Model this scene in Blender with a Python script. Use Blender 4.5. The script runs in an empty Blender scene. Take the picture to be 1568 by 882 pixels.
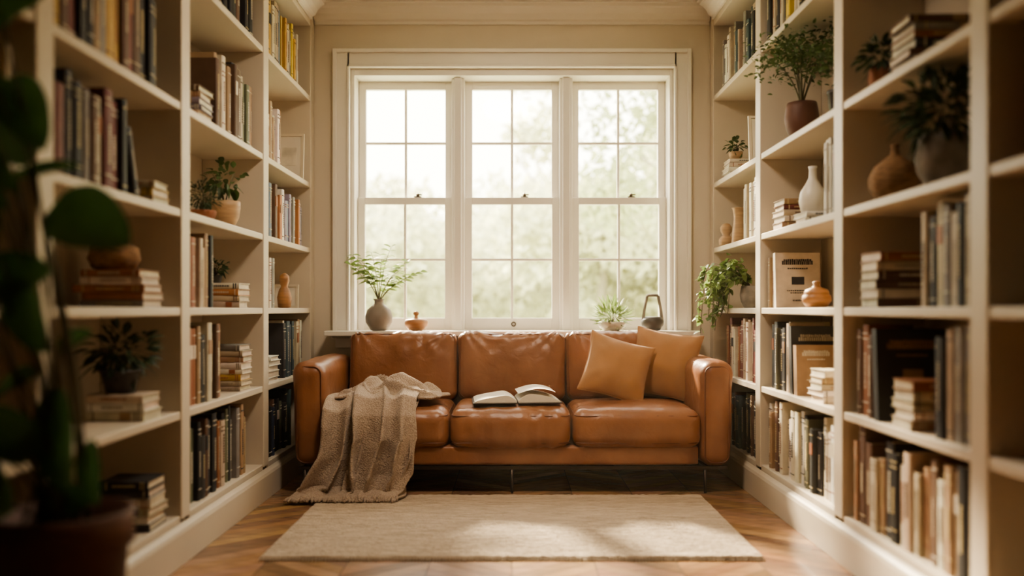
import bpy, bmesh, math, random
from mathutils import Vector, Matrix, noise
rng = random.Random(11)
scene = bpy.context.scene
COL = scene.collection

# ------------------------------------------------------------------ materials
def nodes_of(name):
    m = bpy.data.materials.new(name); m.use_nodes = True
    nt = m.node_tree
    return m, nt, nt.nodes['Principled BSDF']

def pmat(name, col, rough=0.6, metal=0.0, var=0.12, vscale=6.0, bump=0.0, bscale=60.0, bdist=0.002,
         stretch=(1,1,1), coat=0.0, sheen=0.0, spec=0.5):
    m, nt, b = nodes_of(name)
    tc = nt.nodes.new('ShaderNodeTexCoord')
    mp = nt.nodes.new('ShaderNodeMapping'); mp.inputs['Scale'].default_value = stretch
    nt.links.new(tc.outputs['Object'], mp.inputs['Vector'])
    n = nt.nodes.new('ShaderNodeTexNoise'); n.inputs['Scale'].default_value = vscale; n.inputs['Detail'].default_value = 5
    nt.links.new(mp.outputs[0], n.inputs['Vector'])
    r = nt.nodes.new('ShaderNodeValToRGB')
    r.color_ramp.elements[0].position = 0.3; r.color_ramp.elements[1].position = 0.7
    r.color_ramp.elements[0].color = tuple(c*(1-var) for c in col)+(1,)
    r.color_ramp.elements[1].color = tuple(min(1,c*(1+var)) for c in col)+(1,)
    nt.links.new(n.outputs['Fac'], r.inputs[0]); nt.links.new(r.outputs[0], b.inputs['Base Color'])
    b.inputs['Roughness'].default_value = rough; b.inputs['Metallic'].default_value = metal
    b.inputs['Coat Weight'].default_value = coat
    b.inputs['Sheen Weight'].default_value = sheen
    b.inputs['Specular IOR Level'].default_value = spec
    if bump > 0:
        n2 = nt.nodes.new('ShaderNodeTexNoise'); n2.inputs['Scale'].default_value = bscale; n2.inputs['Detail'].default_value = 4
        nt.links.new(mp.outputs[0], n2.inputs['Vector'])
        bp = nt.nodes.new('ShaderNodeBump'); bp.inputs['Strength'].default_value = bump; bp.inputs['Distance'].default_value = bdist
        nt.links.new(n2.outputs['Fac'], bp.inputs['Height']); nt.links.new(bp.outputs[0], b.inputs['Normal'])
    return m

def colmat(name, rough=0.55, grain=0.15, gs=(3,40,3), bump=0.0, coat=0.0):
    """colour from the per-face attribute 'Col' times a soft noise"""
    m, nt, b = nodes_of(name)
    a = nt.nodes.new('ShaderNodeAttribute'); a.attribute_name = 'Col'
    tc = nt.nodes.new('ShaderNodeTexCoord'); mp = nt.nodes.new('ShaderNodeMapping'); mp.inputs['Scale'].default_value = gs
    nt.links.new(tc.outputs['Object'], mp.inputs['Vector'])
    n = nt.nodes.new('ShaderNodeTexNoise'); n.inputs['Scale'].default_value = 4; n.inputs['Detail'].default_value = 6
    nt.links.new(mp.outputs[0], n.inputs['Vector'])
    r = nt.nodes.new('ShaderNodeMapRange'); r.inputs['To Min'].default_value = 1-grain; r.inputs['To Max'].default_value = 1+grain
    r.inputs['From Min'].default_value = .3; r.inputs['From Max'].default_value = .7
    nt.links.new(n.outputs['Fac'], r.inputs['Value'])
    v = nt.nodes.new('ShaderNodeVectorMath'); v.operation = 'SCALE'
    nt.links.new(a.outputs['Color'], v.inputs[0]); nt.links.new(r.outputs[0], v.inputs['Scale'])
    nt.links.new(v.outputs[0], b.inputs['Base Color'])
    b.inputs['Roughness'].default_value = rough; b.inputs['Coat Weight'].default_value = coat
    if bump:
        bp = nt.nodes.new('ShaderNodeBump'); bp.inputs['Strength'].default_value = bump; bp.inputs['Distance'].default_value = .001
        nt.links.new(n.outputs['Fac'], bp.inputs['Height']); nt.links.new(bp.outputs[0], b.inputs['Normal'])
    return m

M_paint = pmat('cream_paint', (.70,.63,.54), .45, var=.03, vscale=3, bump=.05, bscale=90)
M_case = pmat('bookcase_paint', (.64,.56,.455), .42, var=.04, vscale=3, bump=.05, bscale=70)
M_wall = pmat('wall_plaster', (.66,.58,.475), .85, var=.03, vscale=2, bump=.08, bscale=120)
M_ceil = pmat('ceiling_plaster', (.80,.74,.66), .9, var=.02, vscale=2)
M_sash = pmat('sash_paint', (.80,.75,.67), .35, var=.02)
M_book = colmat('book_cloth', .55, .12, (6,6,6))
M_plank = colmat('parquet_oak', .27, .25, (2.5,14,1), bump=.15, coat=.15)
M_gap = pmat('parquet_gap', (.04,.02,.01), .9)
M_brass = pmat('aged_brass', (.12,.09,.06), .35, .9)
M_metal = pmat('dark_metal', (.05,.035,.028), .4, .8)
M_terr = pmat('terracotta', (.32,.13,.07), .8, var=.18, bump=.2, bscale=40)
M_bpot = pmat('dark_brown_planter', (.13,.055,.035), .6, var=.3, bump=.3, bscale=25)
M_brown = pmat('brown_glaze_pot', (.13,.055,.035), .6, var=.25, bump=.2, bscale=30)
M_grey = pmat('grey_ceramic', (.26,.22,.19), .6, var=.15, vscale=12, bump=.2, bscale=60)
M_stone = pmat('stone_pot', (.24,.21,.18), .85, var=.3, vscale=18, bump=.6, bscale=40, bdist=.006)
M_white = pmat('white_ceramic', (.72,.66,.57), .4, var=.04)
M_wood = pmat('turned_wood', (.38,.19,.085), .45, var=.25, vscale=5, stretch=(2,2,14), bump=.1)
M_wood2 = pmat('pale_turned_wood', (.46,.30,.17), .5, var=.2, vscale=5, stretch=(2,2,14), bump=.1)
M_dark = pmat('dark_ceramic', (.07,.06,.055), .45, var=.2)
M_soil = pmat('soil', (.04,.025,.015), .95, bump=.5, bscale=80)
M_wick = pmat('wicker', (.27,.15,.07), .8, var=.4, vscale=40, stretch=(1,1,4), bump=.8, bscale=60, bdist=.005)
M_art = pmat('art_print', (.68,.62,.52), .7, var=.35, vscale=9)
M_frame = pmat('picture_frame_wood', (.66,.58,.46), .5)

def leafmat(name, col, trans=.35, rough=.5):
    m = bpy.data.materials.new(name); m.use_nodes = True; nt = m.node_tree; nt.nodes.clear()
    o = nt.nodes.new('ShaderNodeOutputMaterial'); mix = nt.nodes.new('ShaderNodeMixShader')
    d = nt.nodes.new('ShaderNodeBsdfPrincipled'); t = nt.nodes.new('ShaderNodeBsdfTranslucent')
    tc = nt.nodes.new('ShaderNodeTexCoord'); n = nt.nodes.new('ShaderNodeTexNoise'); n.inputs['Scale'].default_value = 9
    nt.links.new(tc.outputs['Object'], n.inputs['Vector'])
    r = nt.nodes.new('ShaderNodeValToRGB'); r.color_ramp.elements[0].position=.3; r.color_ramp.elements[1].position=.7
    r.color_ramp.elements[0].color = tuple(c*.7 for c in col)+(1,); r.color_ramp.elements[1].color = tuple(min(1,c*1.3) for c in col)+(1,)
    nt.links.new(n.outputs['Fac'], r.inputs[0]); nt.links.new(r.outputs[0], d.inputs['Base Color']); nt.links.new(r.outputs[0], t.inputs['Color'])
    d.inputs['Roughness'].default_value = rough; mix.inputs[0].default_value = trans
    nt.links.new(d.outputs[0], mix.inputs[1]); nt.links.new(t.outputs[0], mix.inputs[2]); nt.links.new(mix.outputs[0], o.inputs[0])
    return m
M_leafL = leafmat('leaf_light', (.20,.28,.09), .45)
M_leafM = leafmat('leaf_mid', (.09,.14,.045), .35)
M_leafD = leafmat('leaf_dark', (.04,.068,.028), .25)
M_leafB = leafmat('leaf_rubber', (.075,.155,.055), .4, .4)
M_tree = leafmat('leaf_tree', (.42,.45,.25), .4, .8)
M_tree2 = leafmat('leaf_tree_hazed', (.66,.66,.48), .4, .8)  # paler leaves for the far garden, outdoor haze put into the colour
M_stem = pmat('plant_stem', (.13,.115,.055), .7)
M_bark = pmat('tree_bark', (.40,.36,.28), .9, bump=.5, bscale=20)
M_lawn = pmat('lawn', (.55,.57,.38), .9, var=.2)

# ------------------------------------------------------------------ mesh builder
class MB:
    def __init__(s): s.v=[]; s.f=[]; s.m=[]; s.c=[]; s.s=[]
    def add(s, vs, fs, mat=0, col=(1,1,1), smooth=False, M=None):
        o=len(s.v)
        for p in vs:
            p=Vector(p)
            if M is not None: p = M@p
            s.v.append(p)
        for f in fs:
            s.f.append([o+i for i in f]); s.m.append(mat); s.c.append(col); s.s.append(smooth)
    def box(s, a, b, mat=0, col=(1,1,1), M=None):
        x0,y0,z0=a; x1,y1,z1=b
        s.add([(x0,y0,z0),(x1,y0,z0),(x1,y1,z0),(x0,y1,z0),(x0,y0,z1),(x1,y0,z1),(x1,y1,z1),(x0,y1,z1)],
              [(0,3,2,1),(4,5,6,7),(0,1,5,4),(1,2,6,5),(2,3,7,6),(3,0,4,7)],mat,col,False,M)
    def lathe(s, prof, c=(0,0,0), mat=0, n=32, M=None, wob=None):
        vs=[];fs=[]
        for i,(r,z) in enumerate(prof):
            for k in range(n):
                a=2*math.pi*k/n; rr=r*(1+(wob(a,z) if wob else 0))
                vs.append((c[0]+rr*math.cos(a),c[1]+rr*math.sin(a),c[2]+z))
        for i in range(len(prof)-1):
            for k in range(n):
                k2=(k+1)%n
                fs.append((i*n+k,i*n+k2,(i+1)*n+k2,(i+1)*n+k))
        fs.append(tuple(range(n))[::-1]); fs.append(tuple((len(prof)-1)*n+k for k in range(n)))
        s.add(vs,fs,mat,(1,1,1),True,M)
    def tube(s, pts, r, mat=0, n=8, closed=False, r2=None, M=None):
        pts=[Vector(p) for p in pts]; N=len(pts); vs=[];fs=[]
        up=Vector((0.13,0.21,1)).normalized()
        for i,p in enumerate(pts):
            if closed: t=pts[(i+1)%N]-pts[i-1]
            else: t=pts[min(i+1,N-1)]-pts[max(i-1,0)]
            t.normalize()
            a=t.cross(up)
            if a.length<.05: a=t.cross(Vector((1,0,0)))
            a.normalize(); b=t.cross(a)
            rr = r if r2 is None else r+(r2-r)*i/(N-1)
            for k in range(n):
                an=2*math.pi*k/n; vs.append(p+a*rr*math.cos(an)+b*rr*math.sin(an))
        for i in range(N if closed else N-1):
            j=(i+1)%N
            for k in range(n):
                k2=(k+1)%n; fs.append((i*n+k,i*n+k2,j*n+k2,j*n+k))
        if not closed:
            fs.append(tuple(range(n))[::-1]); fs.append(tuple((N-1)*n+k for k in range(n)))
        s.add(vs,fs,mat,(1,1,1),True,M)
    def leaf(s, p, d, L, W, mat=0, droop=.3, roll=0.0):
        p=Vector(p); d=Vector(d).normalized()
        side=d.cross(Vector((0,0,1)))
        if side.length<.1: side=Vector((1,0,0))
        side.normalize(); side=Matrix.Rotation(roll,3,d)@side
        nrm=side.cross(d).normalized()
        vs=[p]; T=[.18,.42,.68,.88]; Wd=[.62,1,.8,.4]
        for t,w in zip(T,Wd):
            q=p+d*L*t-Vector((0,0,1))*droop*L*t*t
            vs += [q-side*W*.5*w+nrm*W*.12*w, q, q+side*W*.5*w+nrm*W*.12*w]
        vs.append(p+d*L-Vector((0,0,1))*droop*L)
        fs=[(0,1,2),(0,2,3)]
        for i in range(3):
            a=1+3*i; fs += [(a,a+3,a+4,a+1),(a+1,a+4,a+5,a+2)]
        fs += [(10,13,11),(11,13,12)]
        s.add(vs,fs,mat,(1,1,1),True)
    def bigleaf(s, p, d, L, W, mat=0, droop=.25, roll=0.0):
        """broad oval leaf with midrib fold, finer outline"""
        p=Vector(p); d=Vector(d).normalized(); side=d.cross(Vector((0,0,1)))
        if side.length<.1: side=Vector((1,0,0))
        side.normalize(); side=Matrix.Rotation(roll,3,d)@side; nrm=side.cross(d).normalized()
        N=12; vs=[];fs=[]
        for i in range(N+1):
            t=i/N; w=math.sin(math.pi*min(1,t**.8))**.6 if 0<t<1 else 0.02
            q=p+d*L*t-Vector((0,0,1))*droop*L*t*t
            for k,u in enumerate((-1,-.5,0,.5,1)):
                vs.append(q+side*W*.5*w*u+nrm*W*(.16*abs(u)**1.5*w+.01*math.sin(t*20)*abs(u)))
        for i in range(N):
            for k in range(4): a=i*5+k; fs.append((a,a+1,a+6,a+5))
        s.add(vs,fs,mat,(1,1,1),True)
    def build(s, name, mats, parent=None, bevel=0, recalc=True, weld=False, sub=0, solid=0):
        me=bpy.data.meshes.new(name)
        xs=[p.x for p in s.v]; ys=[p.y for p in s.v]; zs=[p.z for p in s.v]
        o=Vector(((min(xs)+max(xs))/2,(min(ys)+max(ys))/2,min(zs)))
        me.from_pydata([p-o for p in s.v],[],s.f)
        for m in mats: me.materials.append(m)
        me.polygons.foreach_set('material_index',s.m)
        me.polygons.foreach_set('use_smooth',s.s)
        at=me.color_attributes.new('Col','FLOAT_COLOR','CORNER')
        d=[]
        for f,c in zip(s.f,s.c): d += [c[0],c[1],c[2],1.0]*len(f)
        at.data.foreach_set('color',d)
        if recalc or weld:
            bm=bmesh.new(); bm.from_mesh(me)
            if weld: bmesh.ops.remove_doubles(bm,verts=bm.verts,dist=1e-5)
            bmesh.ops.recalc_face_normals(bm,faces=bm.faces); bm.to_mesh(me); bm.free()
        ob=bpy.data.objects.new(name,me); COL.objects.link(ob); ob.location=o
        if parent: 
            ob.parent=parent
            ob.location=o-parent.location
        if solid:
            md=ob.modifiers.new('sol','SOLIDIFY'); md.thickness=solid; md.offset=0
        if bevel:
            md=ob.modifiers.new('bev','BEVEL'); md.width=bevel; md.segments=2; md.limit_method='ANGLE'
        if sub:
            md=ob.modifiers.new('sub','SUBSURF'); md.levels=sub; md.render_levels=sub
        return ob

def empty(name, loc=(0,0,0)):
    e=bpy.data.objects.new(name,None); e.empty_display_size=.1; e.location=loc; COL.objects.link(e); return e

# ------------------------------------------------------------------ room shell
YB=5.2; YR=-1.8; CE=2.77; HX=1.53
S=[.17,.55,.93,1.29,1.68,2.2]
def simple(name, boxes, mat, bevel=0, parent=None):
    mb=MB()
    for a,b in boxes: mb.box(a,b)
    return mb.build(name,[mat],parent,bevel)

# parquet floor, chevron planks
mb=MB(); mb.box((-1.63,YR-.1,-.10),(1.63,YB+.2,-.003),1)
cw=.30; ph=.085; cols=10
for ci in range(cols):
    x0=-1.5+ci*cw; x1=x0+cw; sgn=1 if ci%2 else -1
    y=YR
    while y<YB:
        g=.0016; k=cw*.8*sgn
        ya=[y, y+k]; 
        c=Vector((.33,.190,.105))*rng.uniform(.66,1.28)
        c=Vector((c.x,c.y*rng.uniform(.93,1.06),c.z*rng.uniform(.85,1.1)))
        P=[(x0+g,ya[0]+g),(x1-g,ya[1]+g),(x1-g,ya[1]+ph-g),(x0+g,ya[0]+ph-g)]
        P=[(px,min(max(py,YR),YB)) for px,py in P]
        if max(p[1] for p in P)-min(p[1] for p in P)>.03:
            mb.add([(px,py,0) for px,py in P],[(0,1,2,3)],0,tuple(c))
        y+=ph
mb.build('floor',[M_plank,M_gap],recalc=False)
simple('ceiling',[((-1.63,YR-.1,CE),(1.63,YB+.2,CE+.1))],M_ceil)
simple('wall_left',[((-1.63,YR,0),(-HX,YB,CE))],M_wall)
simple('wall_right',[((HX,YR,0),(1.63,YB,CE))],M_wall)
WX=.985; WZ0=.765; WZ1=2.39
simple('wall_back',[((-1.63,YB,0),(-WX,YB+.2,CE)),((WX,YB,0),(1.63,YB+.2,CE)),((-WX,YB,0),(WX,YB+.2,WZ0)),((-WX,YB,WZ1),(WX,YB+.2,CE))],M_wall)
simple('wall_rear',[((-1.63,YR-.1,0),(-.45,YR,CE)),((.45,YR-.1,0),(1.63,YR,CE)),((-.45,YR-.1,2.1),(.45,YR,CE))],M_wall)
simple('door_1',[((-.447,YR-.08,0.005),(-.33,YR-.04,2.095)),((.33,YR-.08,0.005),(.447,YR-.04,2.095)),((-.33,YR-.08,.005),(.33,YR-.04,.2)),((-.33,YR-.08,1.0),(.33,YR-.04,1.12)),((-.33,YR-.08,1.97),(.33,YR-.04,2.095)),((-.33,YR-.07,.2),(.33,YR-.055,1.97)),((.36,YR-.04,1.0),(.38,YR+.01,1.02)),((.28,YR-.005,1.0),(.38,YR+.01,1.02))],M_paint,.003)

# window casing (trim)
mb=MB()
for sx in (-1,1):
    a,b=sorted((sx*.985,sx*1.085)); mb.box((a,5.172,.794),(b,5.2,2.50))
    a,b=sorted((sx*1.062,sx*1.085)); mb.box((a,5.155,.794),(b,5.172,2.50))
    a,b=sorted((sx*.985,sx*1.0)); mb.box((a,5.16,.794),(b,5.172,2.405))
    a,b=sorted((sx*.962,sx*.985)); mb.box((a,5.21,.794),(b,5.40,2.39))
mb.box((-1.0,5.172,2.39),(1.0,5.2,2.50)); mb.box((-1.062,5.155,2.477),(1.062,5.172,2.50)); mb.box((-1.0,5.16,2.39),(1.0,5.172,2.405))
mb.box((-.962,5.21,2.35),(.962,5.40,2.39))
for sx in (-1,1):
    c=sx*.3335
    mb.box((c-.04,5.27,.794),(c+.04,5.40,2.35)); mb.box((c-.022,5.245,.794),(c+.022,5.27,2.35))
mb.build('trim_1',[M_sash],bevel=.003)
simple('window_sill',[((-1.11,5.03,.765),(1.11,5.40,.794)),((-1.07,5.17,.69),(1.07,5.2,.765)),((-1.09,5.15,.745),(1.09,5.17,.765))],M_sash,.004)

mg=bpy.data.materials.new('window_glass'); mg.use_nodes=True; nt=mg.node_tree; nt.nodes.clear()
o=nt.nodes.new('ShaderNodeOutputMaterial'); mx=nt.nodes.new('ShaderNodeMixShader'); tr=nt.nodes.new('ShaderNodeBsdfTransparent'); gl=nt.nodes.new('ShaderNodeBsdfGlossy')
gl.inputs['Roughness'].default_value=.05; mx.inputs[0].default_value=.05; tr.inputs['Color'].default_value=(.97,.98,.95,1)
nt.links.new(tr.outputs[0],mx.inputs[1]); nt.links.new(gl.outputs[0],mx.inputs[2]); nt.links.new(mx.outputs[0],o.inputs[0])
for wi,cx in enumerate((-.667,0,.667)):
    e=empty('window_%d'%(wi+1),(cx,5.34,.794))
    g=.2485; w=g+.045
    mb=MB()
    def sash(y0,y1,zb0,zb1,zt0,zt1,zm):
        mb.box((cx-w,y0,zb0),(cx-g,y1,zt1)); mb.box((cx+g,y0,zb0),(cx+w,y1,zt1))
        mb.box((cx-g,y0,zb0),(cx+g,y1,zb1)); mb.box((cx-g,y0,zt0),(cx+g,y1,zt1))
        mb.box((cx-.008,y0+.005,zb1),(cx+.008,y1-.005,zt0))
        mb.box((cx-g,y0+.007,zm-.008),(cx-.008,y1-.007,zm+.008)); mb.box((cx+.008,y0+.007,zm-.008),(cx+g,y1-.007,zm+.008))
    sash(5.315,5.35,.794,.868,1.575,1.62,1.232)
    sash(5.355,5.39,1.58,1.622,2.30,2.349,1.965)
    mb.build('sashes',[M_sash],e,.003)
    m2=MB(); m2.box((cx-g,5.331,.868),(cx+g,5.334,1.575)); m2.box((cx-g,5.371,1.622),(cx+g,5.374,2.30)); m2.build('panes',[mg],e)
    m3=MB(); m3.box((cx+.055,5.325,1.62),(cx+.10,5.35,1.628)); m3.lathe([(.002,0),(.011,0),(.011,.012),(.005,.02),(.001,.02)],(cx+.078,5.337,1.628),n=14)
    m3.box((cx+.078,5.328,1.634),(cx+.105,5.334,1.642))
    if wi==1: m3.tube([(cx+.01+.012*math.cos(a),5.31,.83+.012*math.sin(a)) for a in [k*math.pi/6 for k in range(12)]],.004,closed=True)
    m3.build('latch',[M_brass],e)

def extrude_profile(mb, prof, axis, a, b):
    n=len(prof)
    f=(lambda t,p:(t,p[0],p[1])) if axis=='X' else (lambda t,p:(p[0],t,p[1]))
    mb.add([f(a,p) for p in prof]+[f(b,p) for p in prof],[(i,(i+1)%n,n+(i+1)%n,n+i) for i in range(n)]+[tuple(range(n)),tuple(range(n,2*n))])
cr=[(0,0),(0,-.115),(.012,-.115),(.014,-.098),(.03,-.09),(.045,-.06),(.07,-.035),(.085,-.028),(.088,-.012),(.1,-.01),(.1,0)]
mb=MB(); extrude_profile(mb,[(YB-a,CE+b) for a,b in cr],'X',-1.2,1.2); mb.build('trim_2',[M_ceil])
mb=MB(); extrude_profile(mb,[(YB-a,b) for a,b in [(0,0),(.018,0),(.018,.1),(.012,.115),(.006,.13),(0,.14)]],'X',-1.2,1.2); mb.build('baseboard_back',[M_paint])

# ------------------------------------------------------------------ bookcases
DIV=[5.153,4.185,3.155,2.205,1.2,.2,-.8,-1.75]
for side,nm in ((-1,'left'),(1,'right')):
    mb=MB()
    def sb(x0,x1,y0,y1,z0,z1):
        a,b=sorted((side*x0,side*x1)); mb.box((a,y0,z0),(b,y1,z1))
    for d in DIV: sb(1.205,1.505,d-.042,d+.042,.155,2.77)
    sb(1.505,1.529,YR+.0,YB-.001,0,2.77)
    for i in range(len(DIV)-1):
        y1=DIV[i]-.042; y0=DIV[i+1]+.042
        for k,z in enumerate(S):
            sb(1.209,1.505,y0,y1,z-.030,z)
        sb(1.207,1.505,y0,y1,2.62,2.769)
    sb(1.205,1.505,YR+.003,YB-.001,0,.139)
    mb.build('bookcase',[M_case],bevel=.004)
    mb=MB(); s=side
    extrude_profile(mb,[(s*(1.205-a),b) for a,b in [(0,.001),(.018,.001),(.018,.115),(.013,.128),(.006,.136),(0,.145)]],'Y',YR,YB-.02)
    mb.build('baseboard_'+nm,[M_case])
    mb=MB(); extrude_profile(mb,[(s*(1.205-a),CE+b) for a,b in cr],'Y',YR,YB-.1); mb.build('trim_%d'%(3 if s<0 else 4),[M_ceil])

# ------------------------------------------------------------------ books
C=dict(cream=(.60,.53,.43),beige=(.45,.37,.27),tan=(.34,.22,.13),white=(.70,.65,.58),rust=(.29,.11,.055),brown=(.13,.07,.045),
 dark=(.035,.033,.035),black=(.016,.015,.016),teal=(.05,.08,.09),navy=(.04,.05,.08),olive=(.13,.13,.08),must=(.50,.32,.09),
 maroon=(.16,.04,.035),grey=(.22,.20,.18),lilac=(.25,.22,.28),orange=(.40,.18,.08),sage=(.27,.28,.22),blue=(.13,.17,.23),yellow=(.58,.42,.07),peach=(.52,.35,.26))
P_light=['cream','beige','white','tan','cream','peach','grey','white','rust']
P_dark=['dark','black','teal','navy','brown','grey','dark','olive']
P_yel=['yellow','must','cream','dark','beige','grey','blue']
P_warm=['tan','brown','rust','beige','cream','dark','orange','beige']
P_lil=['white','lilac','white','blue','lilac','cream','grey','brown','orange']
def jit(c,v=.12):
    k=rng.uniform(1-v,1+v); return tuple(max(0,min(1,x*k*rng.uniform(.95,1.05))) for x in c)
PAGE=(.58,.50,.38)
def book(mb, M, t, d, h, col, deco=True, title=None):
    c=jit(col); bt=.0028
    mb.box((0,0,0),(bt,d,h),0,c,M); mb.box((t-bt,0,0),(t,d,h),0,c,M)
    n=5; vs=[]
    for k in range(n+1):
        a=math.pi*k/n; x=t/2-t/2*math.cos(a); y=-.005*math.sin(a)
        vs += [(x,y,0),(x,y,h)]
    fs=[(2*k,2*k+2,2*k+3,2*k+1) for k in range(n)]+[tuple(2*k for k in range(n+1)),tuple(2*k+1 for k in range(n+1))]
    mb.add(vs,fs,0,c,False,M)
    mb.box((bt,.001,.004),(t-bt,d-.004,h-.004),0,jit(PAGE,.08),M)
    if deco:
        lum=sum(c)/3
        acc=rng.choice([(.50,.40,.22),(.6,.54,.44),(.5,.43,.32)]) if lum<.25 else rng.choice([(.12,.06,.04),(.3,.13,.08),(.05,.06,.07),(.3,.25,.18)])
        style=rng.random()
        if style<.7:
            for z in ([.08,.9] if style<.35 else [.84,.9,.14]):
                mb.box((t*.06,-.0056,h*z),(t*.94,-.001,h*z+.004),0,acc,M)
        if rng.random()<.75:
            z=h*rng.uniform(.25,.35); ze=h*rng.uniform(.6,.8); w=t*rng.uniform(.2,.32)
            while z<ze:
                l=rng.uniform(.004,.010); mb.box((t/2-w/2,-.0062,z),(t/2+w/2*rng.uniform(.7,1),-.002,z+l),0,acc,M); z+=l+.003
        elif rng.random()<.5:
            mb.box((t*.1,-.006,h*.6),(t*.9,-.002,h*.78),0,jit(C[rng.choice(['cream','rust','dark','tan'])]),M)
def mat4(a,b,c,o):
    return Matrix(((a[0],b[0],c[0],o[0]),(a[1],b[1],c[1],o[1]),(a[2],b[2],c[2],o[2]),(0,0,0,1)))
def row(side,y0,y1,sh,pal,h=(.21,.30),t=(.026,.05),inset=.02,lean=False,base=None):
    mb=MB(); y=y0; z=S[sh] if base is None else base
    i=rng.randrange(len(pal))
    while True:
        tt=rng.uniform(*t)
        if y+tt>y1: break
        hh=rng.uniform(*h); d=rng.uniform(.15,.20)
        x=side*(1.209+inset+rng.uniform(0,.03))
        M=mat4((0,1,0),(side,0,0),(0,0,1),(x,y,z))
        book(mb,M,tt,d,hh,C[pal[(i+(rng.random()<.3))%len(pal)]]); i+=1; y+=tt+.0015
    if lean:
        tt=.03; hh=h[0]*.95; a=math.radians(16)
        x=side*(1.24)
        M=mat4((0,math.cos(a),math.sin(a)),(side,0,0),(0,-math.sin(a),math.cos(a)),(x,y+hh*math.sin(a)+.004,z))
        book(mb,M,tt,.17,hh,C[pal[i%len(pal)]])
    return mb.build('book_row',[M_book])
def stack(side,y,sh,n,xin=1.225,L=(.17,.23),pal=P_light,t=(.02,.035),base=None,depth=.16,yaw=6):
    mb=MB(); z=S[sh] if base is None else base
    for i in range(n):
        tt=rng.uniform(*t); l=rng.uniform(*L); dd=depth*rng.uniform(.85,1)
        x0=xin+rng.uniform(0,.012); 
        cx=side*(x0+l/2); R=Matrix.Rotation(math.radians(rng.uniform(-yaw,yaw)*.5),4,'Z')
        M=Matrix.Translation((cx,y+dd/2,z))@R@mat4((0,0,1),(0,1,0),(1,0,0),(-l/2,-dd/2,0))
        book(mb,M,tt,dd,l,C[rng.choice(pal)]); z+=tt+.0005
    mb.build('book_stack',[M_book]); return z
def faceout(side,x,y,sh,w,h,col,acc,t=.03,yaw=0):
    mb=MB(); z=S[sh]
    R=Matrix.Translation((side*x,y,z))@Matrix.Rotation(math.radians(yaw),4,'Z')@Matrix.Rotation(math.radians(-4),4,'X')
    mb.box((-w/2,0,0),(w/2,.003,h),0,jit(C[col],.03),R); mb.box((-w/2,t-.003,0),(w/2,t,h),0,C[col],R)
    mb.box((-w/2,0.003,0),(-w/2+.004,t-.003,h),0,C[col],R)
    mb.box((-w/2+.004,.003,.004),(w/2-.004,t-.003,h-.004),0,PAGE,R)
    for zz,ww,hh in ((.84,.62,.012),(.78,.7,.02),(.70,.45,.007),(.3,.5,.006),(.26,.35,.006),(.12,.25,.008)):
        x0=-w*ww/2
        while x0<w*ww/2-.004:
            l=min(rng.uniform(.004,.009),w*ww/2-x0); mb.box((x0,-.0012,h*zz),(x0+l,0.001,h*zz+hh*rng.uniform(.75,1)),0,C[acc],R); x0+=l+.0025
    mb.box((-w*.14,-.0012,h*.42),(w*.14,.001,h*.56),0,C[acc],R)
    mb.build('book',[M_book])
def frame(side,x,y,sh,w,h):
    z=S[sh]; R=Matrix.Translation((side*x,y,z))@Matrix.Rotation(math.radians(-6),4,'X')
    mb=MB(); b=.014
    mb.box((-w/2,0,0),(-w/2+b,.015,h),0,M=R); mb.box((w/2-b,0,0),(w/2,.015,h),0,M=R)
    mb.box((-w/2+b,0,0),(w/2-b,.015,b),0,M=R); mb.box((-w/2+b,0,h-b),(w/2-b,.015,h),0,M=R)
    mb.box((-w/2+b,.007,b),(w/2-b,.013,h-b),1,M=R)
    mb.box((-w/4,.005,h*.3),(w/4,.0075,h*.7),2,M=R)
    mb.build('picture_frame',[M_frame,M_white,M_art])

def foliage(mb,c,r,n,L,W,mat=1,squash=.8,stems=6,base=None,droop=.3):
    c=Vector(c); base=Vector(base) if base is not None else c-Vector((0,0,r*squash))
    for i in range(stems):
        a=2*math.pi*i/stems+rng.random(); e=c+Vector((math.cos(a)*r*.6,math.sin(a)*r*.6,rng.uniform(-.1,.6)*r*squash))
        mid=(base+e)/2+Vector((0,0,r*.15)); mb.tube([base,mid,e],.0025,2,5,r2=.001)
    for i in range(n):
        v=Vector((rng.gauss(0,1),rng.gauss(0,1),rng.gauss(0,1))).normalized()*r*rng.random()**.45
        v.z*=squash; d=v.normalized()+Vector((rng.uniform(-.6,.6),rng.uniform(-.6,.6),rng.uniform(-.2,.5)))
        mb.leaf(c+v,d,L*rng.uniform(.7,1.2),W*rng.uniform(.7,1.1),mat,droop,rng.uniform(-.8,.8))

def pot_profile(r,h,kind='round'):
    if kind=='round': return [(r*.55,0),(r*.62,.004),(r*.9,h*.3),(r,h*.58),(r*.92,h*.85),(r*.85,h),(r*.78,h),(r*.78,h*.9),(.002,h*.88)]
    if kind=='cone':  return [(r*.68,0),(r*.72,.004),(r*.96,h*.9),(r*1.03,h*.9),(r*1.03,h),(r*.92,h),(r*.9,h*.9),(.002,h*.88)]
    if kind=='bowl':  return [(r*.5,0),(r*.6,.004),(r*.9,h*.4),(r,h*.8),(r*.98,h),(r*.9,h),(r*.85,h*.85),(.002,h*.8)]
def potted(name,x,y,z,r,h,kind,pm,leaf,fr,fn,L,W,fz=None,squash=.8,droop=.3,stems=6):
    mb=MB(); mb.lathe(pot_profile(r,h,kind),(x,y,z),0)
    mb.lathe([(r*.76,h*.86),(.003,h*.9)],(x,y,z),3,16)
    foliage(mb,(x,y,z+h+(fz if fz is not None else fr*squash*.8)),fr,fn,L,W,1,squash,stems,(x,y,z+h*.88),droop)
    return mb.build(name,[pm,leaf,M_stem,M_soil],recalc=False)
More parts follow.
